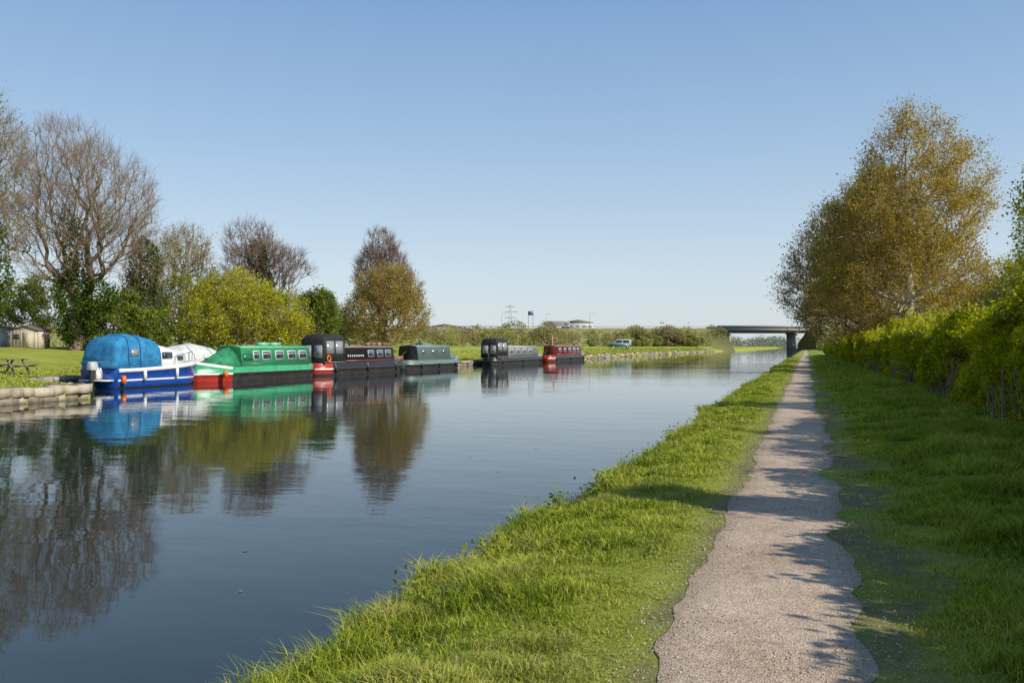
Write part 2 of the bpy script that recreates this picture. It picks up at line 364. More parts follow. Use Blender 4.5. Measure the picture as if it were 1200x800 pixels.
C=np.stack([wx,wy,gz(wx,wy)+.1],1); C=np.repeat(C,40,0)+rng.normal(size=(n*40,3))*np.array([.09,.09,.07]); V,Fq,col=leafq(C,.05,.03,rng,.8); mb.add(V,Fq,0,col); mb.build('nettle_weeds',[M['green']])

# ---------------------------------------------------------------- stone bank edging
mb=MB(); rng=np.random.default_rng(3)
bf=np.array([[0,1,2,3],[7,6,5,4],[0,4,5,1],[1,5,6,2],[2,6,7,3],[3,7,4,0]])
for course,(z0,z1,off) in enumerate(((-.75,-.16,.10),(-.15,.12,.14))):
    y=-8.
    while y<330:
        l=rng.uniform(.35,.95)*(1 if y<120 else 1.8); ym=y+l/2
        x=float(Xe(ym))+off+rng.normal()*.05; sl=float(Xe(y+l))-float(Xe(y)); wv=.45+rng.random()*.2
        if y>120: x+=rng.normal()*.15
        zz=rng.normal()*.04 if y<120 else rng.normal()*.12
        P=[]
        for zt in (z0,z1+zz):
            tp=.04 if zt>z0 else 0
            P+=[(x-wv,y+.02,zt),(x-tp-sl/2,y+.02,zt),(x-tp+sl/2,y+l-.02,zt),(x-wv,y+l-.02,zt)]
        P=np.array(P)+rng.normal(size=(8,3))*.03
        mb.add(P,bf,0,(rng.random(),0,0,1)); y+=l
mb.build('stone_bank_edging',[M['stone']])

# ---------------------------------------------------------------- trees
def inlobes(rng,lobes,n,shell=0.):
    w=np.array([l[6] if len(l)>6 else l[3]*l[4]*l[5] for l in lobes],float); w/=w.sum()
    k=rng.choice(len(lobes),n,p=w); Lb=np.array([l[:6] for l in lobes])[k]
    d=unit(rng.normal(size=(n,3))); r=rng.random(n)**(1/3.); r=shell+(1-shell)*r
    return Lb[:,:3]+d*r[:,None]*Lb[:,3:6]
def make_tree(name,loc,lobes,R0,n,mats,seed,trunk,bf_=.35,twigs=(4,.9,.011),upb=.4,leaf=None,ivy=None,shell=.2,stems=1,pen=.7,lean=(0,0),bend=.012):
    rng=np.random.default_rng(seed); loc=np.array(loc,float)
    P=[];par=[];pl=[]
    nt0=10
    for st in range(stems):
        ox,oy=(0,0) if stems==1 else rng.normal(size=2)*.25
        sl=np.array([lean[0],lean[1],0])+(0 if stems==1 else np.append(rng.normal(size=2)*.22,0))
        w=np.zeros(3); 
        for i in range(nt0):
            t=i/(nt0-1); 
            if i>0: w=w+np.append(rng.normal(size=2)*trunk*bend,0)
            P.append(np.array([ox,oy,-.1])+np.array([0,0,1])*t*trunk+sl*t*trunk+w); par.append(len(P)-2 if i>0 else -1); pl.append(t*trunk)
    pts=inlobes(rng,lobes,n,shell)
    root=np.array([0,0,trunk*.3]); o=np.argsort(np.linalg.norm(pts-root,axis=1)); pts=pts[o]
    m=len(P); A=np.zeros((m+n,3)); A[:m]=P; Lp_=np.zeros(m+n); Lp_[:m]=pl; pr=np.full(m+n,-1); pr[:m]=par
    minz=trunk*.22
    for i in range(n):
        q=pts[i]; k=m+i; B=A[:k]
        d=np.linalg.norm(B-q,axis=1); cst=d+bf_*Lp_[:k]+pen*np.maximum(0,B[:,2]-q[2]+.15*d)+(B[:,2]<minz)*3
        j=int(np.argmin(cst)); A[k]=q; pr[k]=j; Lp_[k]=Lp_[j]+d[j]
    N_=m+n; cnt=np.ones(N_)
    for i in range(N_-1,0,-1):
        if pr[i]>=0: cnt[pr[i]]+=cnt[i]
    rt=twigs[2]*1.1; ex=math.log(R0/rt)/math.log(cnt[0]); R=rt*cnt**ex
    ch=np.where(pr>=0)[0]; pa=pr[ch]
    P0=A[pa];P1=A[ch];r1=R[ch];r0=np.minimum(R[pa],r1*1.35)
    ln=np.linalg.norm(P1-P0,axis=1)
    mid=(P0+P1)/2+rng.normal(size=P0.shape)*(ln*.07)[:,None]*(ch>=m)[:,None]; mid[:,2]-=ln*.04*(ch>=m)
    rm=(r0+r1)/2
    mb=MB(); big=r1>.05
    for msk,k in ((big,7),(~big,3)):
        for a,b,ra,rb in ((P0,mid,r0,rm),(mid,P1,rm,r1)):
            if msk.any():
                V,Fq=tubes(a[msk]+loc,b[msk]+loc,ra[msk],rb[msk],k); mb.add(V,Fq,0 if k==7 else 1)
    k,tl,tr=twigs; tips=np.where((cnt<6)&(np.arange(N_)>=m))[0]
    cen=np.array([0,0,trunk*.45]); T=np.repeat(A[tips],k,0)
    out=unit(T-cen); d=unit(out*.7+np.array([0,0,upb])+rng.normal(size=T.shape)*.55)
    l=tl*rng.uniform(.4,1.2,len(T)); a=T; b=T+d*(l*.5)[:,None]; d2=unit(d+rng.normal(size=T.shape)*.35+np.array([0,0,upb*.4])); c=b+d2*(l*.5)[:,None]
    o1=np.full(len(T),tr)
    V,Fq=tubes(a+loc,b+loc,o1,o1*.8,3); mb.add(V,Fq,1); V,Fq=tubes(b+loc,c+loc,o1*.8,o1*.4,3); mb.add(V,Fq,1)
    d3=unit(d2+rng.normal(size=T.shape)*.7); V,Fq=tubes(b+loc,b+d3*(l*.45)[:,None]+loc,o1*.6,o1*.35,3); mb.add(V,Fq,1)
    if leaf:
        q,sz,spr=leaf[:3]; C=np.repeat(T,q,0); t=rng.random(len(C))
        bb=np.repeat(b,q,0);cc=np.repeat(c,q,0)
        C=np.where((t<.4)[:,None],C+(bb-C)*(t/.4)[:,None],bb+(cc-bb)*((t-.4)/.6)[:,None])+rng.normal(size=C.shape)*spr
        g=fbm(C[:,0]*.8+C[:,2]*.55,C[:,1]*.8+C[:,2]*.6,seed); C=C[rng.random(len(C))<np.clip((g-.25)*3.2,.12,1)]
        s=sz*rng.uniform(.5,1.4,len(C)); V,Fq,col=leafq(C+loc,s,s*.65,rng,.3,leaf[3] if len(leaf)>3 else 0); mb.add(V,Fq,2,col)
    if ivy:
        lb,ni,sz=ivy; C=inlobes(rng,lb,ni,.45)+rng.normal(size=(ni,3))*.12
        g=fbm(C[:,0]*1.3+C[:,2],C[:,1]*1.3+C[:,2]*.8,seed+7); C=C[g>.38]
        s=sz*rng.uniform(.5,1.4,len(C)); V,Fq,col=leafq(C+loc,s,s*.8,rng,.2); mb.add(V,Fq,3,col)
    return mb.build(name,mats)
def gl(u,D):
    x,y=at(u,D); return (x,y,float(gz(x,y)))
G=lambda b,t,l='green',i='ivy':[M[b],M[t],M[l],M[i]]
# right side trees
make_tree('silver_birch_tree',(5.5,54.8,.15),[(-.3,0,5.2,4.5,4,3.0),(0,0,8.8,4.1,3.6,3.2),(.4,0,12.0,2.7,2.4,2.6),(.4,0,14.0,1.4,1.4,1.5),(3.0,0,10.6,1.6,1.4,2.4),(-2.4,0,7.5,3,2.4,3)],.27,1900,G('birch','birchtwig','gold'),1,13.0,.30,(4,1.0,.009),.25,(17,.12,.2,.5),pen=.9)
make_tree('field_maple_tree',(4.6,66,.15),[(-.5,0,5,6,5,3.4),(0,0,8.6,4.8,4.2,3.6),(.6,0,11.4,2.6,2.4,2.4),(-3.2,0,6.5,3.2,2.6,3.2)],.3,2000,G('bark','birchtwig','olive'),2,9.5,.35,(4,1.1,.011),.35,(8,.15,.25),stems=2)
make_tree('field_maple_tree',(3.9,92,.15),[(0,0,4.5,4.6,4,3.2),(0,0,7,3.4,3,2.6)],.22,800,G('bark','twig','olive'),21,6.5,.35,(4,1.1,.014),.35,(7,.2,.25))
make_tree('hawthorn_tree',(13.0,52,.15),[(0,0,3.4,3.6,3.6,2.4),(1.5,0,4.8,2.4,2.4,1.7)],.18,800,G('bark','twig','green'),3,4.5,.35,(4,.8,.012),.3,(12,.15,.22))
make_tree('hawthorn_tree',(16.0,70,.15),[(0,0,4.5,4.8,4.6,3.2),(-3,0,3.8,3.6,3.6,2.6)],.2,800,G('bark','twig','ygreen'),31,5,.35,(4,.9,.012),.3,(12,.18,.22))
make_tree('garden_cherry_tree',(5.75,22.5,.15),[(0,0,3.6,1.2,1.2,1.1),(-.1,0,4.7,1.,1.,1.1)],.09,320,G('bark','twig','ygreen'),4,4.0,.3,(3,.4,.005),.3,(20,.075,.1))
make_tree('garden_cherry_tree',(5.4,7.6,.15),[(0,0,3.0,.7,.42,.9),(0,0,4.1,.55,.32,.8)],.08,260,G('bark','twig','ygreen','green'),5,4.3,.3,(3,.25,.005),.3,(20,.085,.05),ivy=([(0,0,3.1,.75,.40,.9),(0,0,4.05,.55,.30,.75)],5000,.10))
# left bank trees
make_tree('bare_ash_tree',gl(86,60),[(-.4,0,7.6,4.8,4.4,3.4),(.6,0,10.6,5.2,4.6,3.6),(-1.0,0,13.0,3.4,3,3.0),(4.4,0,8.8,2.4,2.4,2.6)],.46,1700,G('bark','twig'),6,9.5,.5,(5,1.3,.009),.45,ivy=([(0,0,3.2,1.2,1.2,3.4),(.1,0,6.6,.85,.9,2.8),(-.5,0,8.6,.6,.7,1.4),(2.0,0,3.6,1.8,1.4,1.4)],7000,.16),pen=.9,bend=.03)
make_tree('bare_ash_tree',gl(-72,54),[(0,0,8,5.2,4.6,4),(.6,0,12.5,4.8,4.4,4.2)],.42,1700,G('bark','twig'),7,10,.45,(5,1.2,.010),.5,(1,.16,.3),ivy=([(0,0,4,1.8,1.6,4),(3.4,0,4.6,1.9,1.8,4.2)],9000,.17),pen=.9,bend=.03)
make_tree('ivy_clad_tree',gl(167,66),[(0,0,5,1.6,1.6,3),(0,0,8,1.2,1.2,2)],.2,400,G('bark','twig'),8,8,.4,(4,.8,.011),.6,ivy=([(0,0,3.5,1.5,1.5,3.0),(.2,0,6.2,1.2,1.2,2.4),(-.1,0,7.6,.6,.6,1.2)],7500,.17))
make_tree('bare_poplar_tree',gl(212,82),[(0,0,6.0,3.4,3,4),(.5,0,8.8,2.4,2.4,2.6)],.2,800,G('birch','birchtwig'),9,8,.4,(4,1.2,.013),.7,(2,.16,.2))
make_tree('goat_willow_tree',gl(285,62),[(0,0,2.8,4.3,3.6,2.8),(-2.2,0,3.4,2.8,2.6,2.6),(1.8,0,3.0,3.2,3,2.7),(-.8,0,5.2,2.4,2.2,1.5),(3.9,-.2,1.8,1.6,2,1.7)],.2,1500,G('bark','birchtwig','ygreen'),10,3.6,.3,(4,.8,.010),.5,(11,.14,.16),stems=3)
make_tree('bare_oak_tree',gl(305,78),[(0,0,6.5,3.4,3.2,3.2),(-1.2,0,9.2,2.4,2.2,2.2),(3,0,7.0,2.0,1.8,1.6)],.32,900,G('bark','redtwig'),12,8,.5,(5,1.1,.012),.5,ivy=([(0,0,5,1.3,1.3,3.4),(-.3,0,8.2,1.0,1,1.6)],5000,.2),bend=.03)
make_tree('holly_tree',gl(370,72),[(0,0,3.0,1.9,1.9,2.6),(.6,0,4.2,1.1,1.2,1.2)],.15,500,G('bark','twig','laurel'),13,4.5,.3,(4,.5,.010),.4,(14,.17,.16))
make_tree('alder_tree',gl(452,85),[(0,0,3.6,4.3,3.8,3.0),(.3,0,6.0,3.4,3.2,2.4)],.26,1200,G('bark','birchtwig','olive'),14,6,.35,(4,1.0,.012),.5,(9,.17,.2))
make_tree('bare_oak_tree',gl(447,90),[(0,0,7.6,3.0,2.8,3.0),(0,0,10.4,1.9,1.8,2.0)],.25,1000,G('bark','redtwig'),15,9.5,.45,(5,1.0,.013),.6)
make_tree('laurel_bush',gl(140,61),[(-2.4,0,1.6,2.0,1.8,2.0),(0,0,2.,2.4,2,2.3),(2.2,0,1.5,1.7,1.6,1.8)],.08,500,G('bark','twig','laurel'),16,1.4,.3,(4,.4,.009),.4,(22,.17,.16),stems=3)
make_tree('hawthorn_bush',gl(20,70),[(-3,0,2.,2.4,2,2.6),(0,0,2.4,2.6,2,3.),(3.4,0,3,2.6,2,3.2)],.08,600,G('bark','twig','green'),17,1.6,.3,(4,.6,.010),.4,(14,.17,.18),stems=3)
make_tree('hawthorn_bush',gl(215,76),[(-4,0,2.4,3,2,2.8),(0,0,3,3.6,2,3.4),(4.4,0,2.4,3,2,2.8)],.08,700,G('bark','twig','green'),18,1.6,.3,(4,.7,.012),.4,(10,.19,.2),stems=3)
make_tree('hawthorn_bush',gl(385,96),[(-3.4,0,1.8,2.4,2,2.4),(0,0,2.,2.6,2,2.6),(3.4,0,1.4,2.4,2,2.)],.08,500,G('bark','twig','green'),19,1.4,.3,(4,.7,.012),.4,(12,.2,.2),stems=3)

# ---------------------------------------------------------------- distant scrub
def mass(name,lobes,n,sz,mats,seed,cut=.36):
    rng=np.random.default_rng(seed); mb=MB()
    C=inlobes(rng,lobes,n,.35); g=fbm(C[:,0]*.4+C[:,2]*.5,C[:,1]*.3+C[:,2]*.6,seed); C=C[g>cut]
    D=np.linalg.norm(C[:,:2],axis=1); s=sz*rng.uniform(.5,1.4,len(C))*np.clip(D/200,.6,3)
    V,Fq,col=leafq(C,s,s*.75,rng,.2); mi=(np.sin(C[:,0]*.35+seed)+np.cos(C[:,1]*.21+C[:,0]*.1)>.5).astype(int) if len(mats)>1 else 0
    mb.add(V,Fq,mi,col); return mb.build(name,mats)
rng=np.random.default_rng(77); lb=[]
for i in range(85):
    u=rng.uniform(500,842); cf=abs(-s_+c_*(u-600)/1000); Dm=max(150,42/cf); D=min(Dm*rng.uniform(1.,1.9),355)
    if D<Dm: D=Dm
    x,y=at(u,D); topv=rng.uniform(388,402) if rng.random()<.85 else rng.uniform(376,388)
    top=(406-topv)/1000*D+CAMZ
    z0=float(gz(x,y)); hz=max(.6,(top-z0)/2); r=hz*rng.uniform(.6,1.3)
    lb.append((x,y,z0+hz*.9,r,r,hz,(r*hz)**1.0))
mass('hawthorn_scrub',lb,50000,.34,[M['scrub'],M['scrubbrown']],1,.44)
lb=[]
for i in range(260):
    u=rng.uniform(-100,1500); D=rng.uniform(420,800); x,y=at(u,D)
    if -60<x<12 and y<1700: 
        continue
    h=rng.uniform(5,9)*D/500; r=rng.uniform(6,14); lb.append((x,y,h*.5,r,r,h*.62))
for i in range(26):
    x,y=at(rng.choice([530,560,670,690,780,800])+rng.normal()*9,520); lb.append((x,y,8,4,4,rng.uniform(5,9)))
for i in range(40):
    D=rng.uniform(1100,1700); x,y=at(rng.uniform(800,1010),D); lb.append((x,y,4,20,20,rng.uniform(7,14)))
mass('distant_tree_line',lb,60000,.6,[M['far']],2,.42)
lb=[]
for i in range(46):
    y=rng.uniform(105,370); x=rng.uniform(5,16); h=rng.uniform(2,5.5); lb.append((x,y,h*.5,rng.uniform(1.5,3.2),3,h*.6))
mass('towpath_scrub',lb,30000,.4,[M['scrub'],M['scrubbrown']],3)

# ---------------------------------------------------------------- hedge
def hedge():
    rng=np.random.default_rng(8); mb=MB()
    hx=lambda y:3.25+(fbm(y*.3,y*0,41)-.5)*.5
    hw=lambda y:1.5+0*y
    hh=lambda y:1.80+(fbm(y*.22,y*0,42)-.5)*.8+(fbm(y*1.1,y*0,43)-.5)*.7+.20*sm((26-y)/10)*sm((y-11)/3)-.14*sm((11-y)/3)
    ys=np.arange(-3,160,.5)
    ring=[]
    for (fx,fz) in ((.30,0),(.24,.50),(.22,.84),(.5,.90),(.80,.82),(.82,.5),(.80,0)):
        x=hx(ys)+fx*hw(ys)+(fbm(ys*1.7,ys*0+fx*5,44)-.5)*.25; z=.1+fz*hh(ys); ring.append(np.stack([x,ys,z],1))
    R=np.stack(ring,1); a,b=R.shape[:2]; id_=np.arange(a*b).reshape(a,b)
    mb.add(R.reshape(-1,3),np.stack([id_[:-1,:-1],id_[:-1,1:],id_[1:,1:],id_[1:,:-1]],-1).reshape(-1,4),0)  # dark inner mesh added to block light, so the hedge shadow is solid
    for y0,y1,ds,sz in ((-3,12,1000,.10),(12,22,2600,.055),(22,38,1150,.08),(38,70,420,.125),(70,160,130,.22)):
        n=int((y1-y0)*ds*4); y=rng.uniform(y0,y1,n); t=rng.random(n)
        side=t<.55; H=hh(y)
        fz=np.where(side,rng.random(n)**.75,1.0); fx=np.where(side,.0,rng.random(n))
        rs=(t>.95); fx=np.where(rs,1.,fx); fz=np.where(rs,rng.random(n),fz)
        x=hx(y)+fx*hw(y); z=.15+fz*H
        lump=(fbm(y*.9+z*.7,z*1.5+x*1.3,45)-.5)*1.2
        x=x-np.where(side,lump,0)+np.where(side,rng.exponential(.13,n)-.08,rng.normal(size=n)*.05)+np.where(side,.16*sm((fz-.8)/.2)+.15*(1-sm(fz/.3)),0)
        z=z+np.where(~side&~rs,lump*.6+np.abs(rng.normal(size=n))*.08,np.abs(rng.normal(size=n))*.03)
        gap=fbm(y*2.1+x,z*2.4,46); low=(fz<.35)&side
        keep=(gap>np.where(low,.55,.34))
        C=np.stack([x,y,z],1)[keep]; s=sz*rng.uniform(.5,1.4,len(C)); V,Fq,col=leafq(C,s,s*.62,rng,.3)
        mb.add(V,Fq,1,col)
    n=4200; y=rng.uniform(11,75,n); x=hx(y)+rng.uniform(-.1,1,n)*hw(y); z=hh(y)+.05
    l=rng.uniform(.1,.55,n)*(.2+1.2*vn(y*.8,y*0,48)**1.5); P0=np.stack([x,y,z-.1],1); P1=P0+np.stack([rng.normal(size=n)*.12-.05,rng.normal(size=n)*.1,l+.1],1)
    V,Fq=tubes(P0,P1,np.full(n,.004),np.full(n,.002),3); mb.add(V,Fq,2)
    q=9; C=np.repeat(P0,q,0)+np.repeat(P1-P0,q,0)*rng.uniform(.3,1.05,(n*q,1))+rng.normal(size=(n*q,3))*.04
    s=.06*(1+C[:,1]*.02)*rng.uniform(.6,1.3,n*q); V,Fq,col=leafq(C,s,s*.6,rng,.3); col[:,0]=col[:,0]*.4+.6; mb.add(V,Fq,1,col)
    n=900; y=rng.uniform(8,60,n); x=hx(y)+rng.uniform(.0,.35,n); P0=np.stack([x,y,0*x+.05],1); P1=P0+np.stack([rng.normal(size=n)*.15,rng.normal(size=n)*.25,rng.uniform(.5,1.3,n)],1)
    V,Fq=tubes(P0,P1,np.full(n,.014),np.full(n,.007),4); mb.add(V,Fq,2)
    mb.build('privet_hedge',[M['hedgeblocker'],M['hedge'],M['twig']])
hedge()

# ---------------------------------------------------------------- object part helpers
def empty(name,loc,rz=0):
    e=bpy.data.objects.new(name,None); S.collection.objects.link(e); e.location=loc; e.rotation_euler=(0,0,rz); e.empty_display_size=.3; return e
def box(name,par,c,s,mat,rot=(0,0,0),taper=None,bev=0):
    x,y,z=[k/2 for k in s]; V=np.array([(-x,-y,-z),(x,-y,-z),(x,y,-z),(-x,y,-z),(-x,-y,z),(x,-y,z),(x,y,z),(-x,y,z)])
    if taper is not None: V[4:,0]*=taper[0];V[4:,1]*=taper[1]
    mb=MB(); mb.add(V,[[3,2,1,0],[4,5,6,7],[0,1,5,4],[1,2,6,5],[2,3,7,6],[3,0,4,7]]); o=mb.build(name,[mat],parent=par)
    o.location=c;o.rotation_euler=rot
    if bev: m=o.modifiers.new('b','BEVEL'); m.width=bev; m.segments=2
    return o
def cyl(name,par,p0,p1,r,mat,k=12,r2=None):
    p0=np.array([p0],float);p1=np.array([p1],float); r2=r if r2 is None else r2
    V,F=tubes(p0,p1,np.array([r]),np.array([r2]),k); mb=MB()
    mb.add(V,[F,np.arange(k)[None,::-1],np.arange(k,2*k)[None]]); return mb.build(name,[mat],parent=par)
def pipe(name,par,pts,r,mat,k=6):
    p=np.array(pts,float); V,F=tubes(p[:-1],p[1:],np.full(len(p)-1,r),np.full(len(p)-1,r),k); mb=MB(); mb.add(V,F); return mb.build(name,[mat],parent=par)
def torus(name,par,c,R,r,mat,axis='x'):
    a=np.linspace(0,2*math.pi,25); ci,si=np.cos(a)*R,np.sin(a)*R; z=0*a
    pts=np.stack([z,ci,si],1) if axis=='x' else (np.stack([ci,z,si],1))
    return pipe(name,par,pts+np.array(c),r,mat,8)
def loft(name,par,secs,mats,mi,cap=(0,0),smooth=False):
    Sx=np.array(secs,float); n,k=Sx.shape[:2]; id_=np.arange(n*k).reshape(n,k); F=[];I=[]
    for i in range(n-1):
        for j in range(k):
            jn=(j+1)%k; F.append([id_[i,j],id_[i,jn],id_[i+1,jn],id_[i+1,j]]); I.append(mi[j] if not isinstance(mi[0],(list,tuple)) else mi[i][j])
    mb=MB(); mb.add(Sx.reshape(-1,3),np.array(F),np.array(I))
    mb.F+= [id_[0][None,::-1],id_[-1][None]]; mb.M+=[np.array([cap[0]]),np.array([cap[1]])]
    return mb.build(name,mats,smooth=smooth,parent=par)
def prof(name,par,pts,w,mat,x=0):
    return loft(name,par,[[(x-w/2,a,b) for a,b in pts],[(x+w/2,a,b) for a,b in pts]],[mat],[0]*len(pts))

# ---------------------------------------------------------------- narrowboats
def narrowboat(x,y,L,flip,c,cab,hood=None,windows=(),ports=(),cratch=None,extras=None,gw=.80,ch=1.95,bandsend=None,dz=0):
    e=empty('narrowboat',(x,y+(L if flip else 0),WZ+dz),math.pi if flip else 0)
    sec=[];mi=[];ys=[0,.12,.35,.7,1.2,2,L*.35,L*.6,L-2.6,L-2.,L-1.4,L-.9,L-.5,L-.2,L]
    HW=1.04
    mats=[c['hull'],M['hullblack'],M['hullblack'],M['grey'],M['red'],M['white']]
    for yy in ys:
        if yy<1.2: w=HW*math.sqrt(max(.12,1-((1.2-yy)/1.28)**2)); g=gw+.04
        elif yy>L-2.6: t=(yy-(L-2.6))/2.6; w=HW*(1-t**2.2)+.05; g=gw+.38*t**1.6
        else: w=HW; g=gw+.0
        zs=[(0,g),(0,g-.14),(-.005,.5),(.035,.48),(.035,.42),(-.005,.40),(-.03,.16),(-.10,-.4)]
        R=[(w+o,yy,z) for o,z in zs]; Lr=[(-(w+o),yy,z) for o,z in zs][::-1]
        rake=.25*max(0,(yy-(L-1.4))/1.4)
        ring=[(px,py+(pz-.4)*rake,pz) for px,py,pz in R+Lr]
        sec.append(ring)
    for i in range(len(ys)-1):
        b=[0,0,1,1,1,2,2,2,2,2,1,1,1,0,0,3]
        if bandsend and (ys[i+1]<=1.3): b=[4,4,5,5,5,4,2,2,2,4,5,5,5,4,4,3]
        if bandsend=='bow' and ys[i]<1.3: b=[0,0,1,1,1,2,2,2,2,2,1,1,1,0,0,3]
        if bandsend=='bow' and ys[i]>=L-2.1: b=[5,0,5,5,5,4,4,2,4,4,5,5,5,0,5,3]
        mi.append(b)
    loft('hull',e,sec,mats,mi,cap=(4 if bandsend=='stern' else 0,0))
    a,b=cab; zb=gw+.003
    def ring(yy,sx=1,top=ch):
        zt=top
        return [(.94*sx,yy,zb),(.80*sx,yy,zt-.06),(.82*sx,yy,zt-.03),(.45*sx,yy,zt+.04),(0,yy,zt+.065),(-.45*sx,yy,zt+.04),(-.82*sx,yy,zt-.03),(-.80*sx,yy,zt-.06),(-.94*sx,yy,zb)]
    loft('cabin',e,[ring(a),ring(b)],[c['side'],c['roof'],c['end']],[0,1,1,1,1,1,1,0,0],cap=(2,2))
    slope=math.atan2(.14,ch-.06-zb)
    def sx_at(z): return .94-.14*(z-zb)/(ch-.06-zb)
    for sd in (1,-1):
        if 'stripe' in c:
            z=zb+.16; box('cabin_stripe',e,(sd*(sx_at(z)+.004),(a+b)/2,z),(.012,(b-a)*.985,.10),c['stripe'],(0,-sd*slope,0))
        for (wy,ww,wh) in windows:
            z=zb+(ch-zb)*.56; xx=sx_at(z)
            box('window_frame',e,(sd*(xx+.004),wy,z),(.03,ww+.10,wh+.10),c.get('frame',M['white']),(0,-sd*slope,0))
            box('window_glass',e,(sd*(xx+.010),wy,z),(.03,ww,wh),M['glass'],(0,-sd*slope,0))
            box('window_bar',e,(sd*(xx+.014),wy,z+wh*.2),(.03,ww,.03),c.get('frame',M['white']),(0,-sd*slope,0))
            box('curtain',e,(sd*(xx+.012),wy-ww*.36,z-.02),(.03,ww*.2,wh*.8),M['tarpwhite'],(0,-sd*slope,0))
        for wy in ports:
            z=zb+(ch-zb)*.58; xx=sx_at(z)
            cyl('porthole_rim',e,(sd*(xx-.02),wy,z),(sd*(xx+.03),wy,z),.20,M['chrome'],16)
            cyl('porthole_glass',e,(sd*(xx-.02),wy,z),(sd*(xx+.035),wy,z),.155,M['glass'],16)
        box('handrail',e,(sd*.70,(a+b)/2,ch+.05),(.04,(b-a)*.96,.035),c.get('rail',c['side']))
    cyl('chimney',e,(.45,a+1.4,ch),(.45,a+1.4,ch+.45),.07,M['black']); cyl('chimney_cap',e,(.45,a+1.4,ch+.46),(.45,a+1.4,ch+.52),.10,M['chrome'],12)
    for t in (.3,.55,.8):
        yy=a+(b-a)*t; cyl('roof_vent_stem',e,(0,yy,ch+.06),(0,yy,ch+.14),.05,M['chrome']); cyl('roof_vent_cap',e,(0,yy,ch+.14),(0,yy,ch+.17),.10,M['chrome'],12,.06)
    pipe('boat_pole',e,[(.25,a+(b-a)*.25,ch+.1),(.25,a+(b-a)*.75,ch+.1)],.025,M['brown'])
    for i in range(3):
        yy=1.5+(L-4)*i/2
        cyl('fender',e,(1.13,yy,.15),(1.13,yy,.55),.07,M['rubber'],10); pipe('fender_rope',e,[(1.12,yy,.55),(1.05,yy,gw+.02)],.01,M['tarpwhite'])
    pipe('tiller',e,[(0,.15,gw),(0,.15,gw+.5),(0,.9,gw+.75)],.025,M['chrome'])
    if hood:
        h0,h1,ht=hood; secs=[]
        for yy,k in ((h0,.74),(h0+.06,.88),(h0+.25,.975),(h0+.45,1),(h1-.1,1),(h1,.97)):
            t=zb+(ht-zb)*k; q=t-zb; secs.append([(.92,yy,zb),(.91,yy,zb+q*.45),(.88,yy,zb+q*.84),(.83,yy,zb+q*.93),(.66,yy,t-.02),(0,yy,t+.03),(-.66,yy,t-.02),(-.83,yy,zb+q*.93),(-.88,yy,zb+q*.84),(-.91,yy,zb+q*.45),(-.92,yy,zb)])
        loft('pram_hood',e,secs,[M['canvasblack']],[0]*11)
        for sd in (1,-1):
            zc=zb+(ht-zb)*.56; m_=(h1-h0)
            for k in (.28,.72):
                box('hood_window',e,(sd*.903,h0+m_*k,zc),(.03,m_*.36,(ht-zb)*.44),M['greypanel'],(0,-sd*.04,0))
            box('hood_trim',e,(sd*.925,h0+m_*.5,zb+.1),(.02,m_*.98,.04),M['grey'])
        for xx in (-.42,.42): box('hood_window',e,(xx,h0+.02,zb+(ht-zb)*.42),(.62,.07,(ht-zb)*.42),M['greypanel'])
    if cratch:
        y0,y1,mat=cratch
        def cs(y,w,h,e0): return [(w,y,e0),(w*.55,y,e0+(h-e0)*.62),(.07,y,h),(-.07,y,h),(-w*.55,y,e0+(h-e0)*.62),(-w,y,e0)]
        loft('cratch_cover',e,[cs(y0,.93,ch-.02,zb),cs(y0*.6+y1*.4,.92,ch-.22,zb+.01),cs(y1,.72,gw+.42,zb+.12)],[mat],[0]*6)
    if extras: extras(e,L,gw,ch,a,b)
    return e
def ex_green(e,L,gw,ch,a,b):
    box('door_hatch',e,(0,a+.5,ch+.08),(.7,.8,.06),M['green_d'])
    cyl('bow_fender',e,(-.18,L+.15,.62),(.18,L+.15,.62),.12,M['rubber']); 
    cyl('buoy_fender',e,(-1.2,L-1.2,.3),(-1.2,L-1.2,.62),.14,M['orange'],12)
    pipe('mooring_line',e,[(1.0,1.,gw),(2.6,.6,.55)],.015,M['tarpwhite'])
    for k in (3.4,4.6): box('roof_box',e,(.1,k,ch+.16),(.5,.8,.18),M['green_l'])
    for sd in (1,-1): box('name_panel',e,(sd*.90,b-.55,1.35),(.02,.8,.4),M['green_d'],(0,-sd*.13,0))
narrowboat(-31.05,37.6,10.9,True,dict(hull=M['green_p'],side=M['green_p'],roof=M['green_l'],end=M['green_d'],stripe=M['green_d'],frame=M['white']),(.9,7.9),windows=[(1.7,.75,.42),(2.9,.75,.42),(4.2,.75,.42),(5.5,.75,.42),(6.5,.5,.42)],cratch=(7.91,9.8,M['canvasgreen']),bandsend='bow',extras=ex_green)
def ex_black(e,L,gw,ch,a,b):
    torus('life_ring',e,(1.0,.75,1.15),.2,.055,M['orange'],'x')
    for i,k in enumerate((.55,.66,.78,.9)): box('planter_box',e,(.35,a+(b-a)*k,ch+.2),(.4,.5+.1*(i%2),.18+.05*(i%3)),M['brown'] if i%2 else M['wood'],bev=.02)
    for k in np.linspace(3.5,5.6,8): box('lettering',e,(.945-.062,k,1.30),(.012,.14,.15),M['tarpwhite'],(0,-.12,0))
    box('roof_board',e,(-.3,a+2.8,ch+.12),(.5,2.2,.05),M['grey'])
    box('locker',e,(0,b+.35,gw+.32),(1.3,.6,.6),M['brown'],bev=.02)
    box('side_board',e,(.95,b+.9,gw+.22),(.04,1.2,.4),M['brown'])
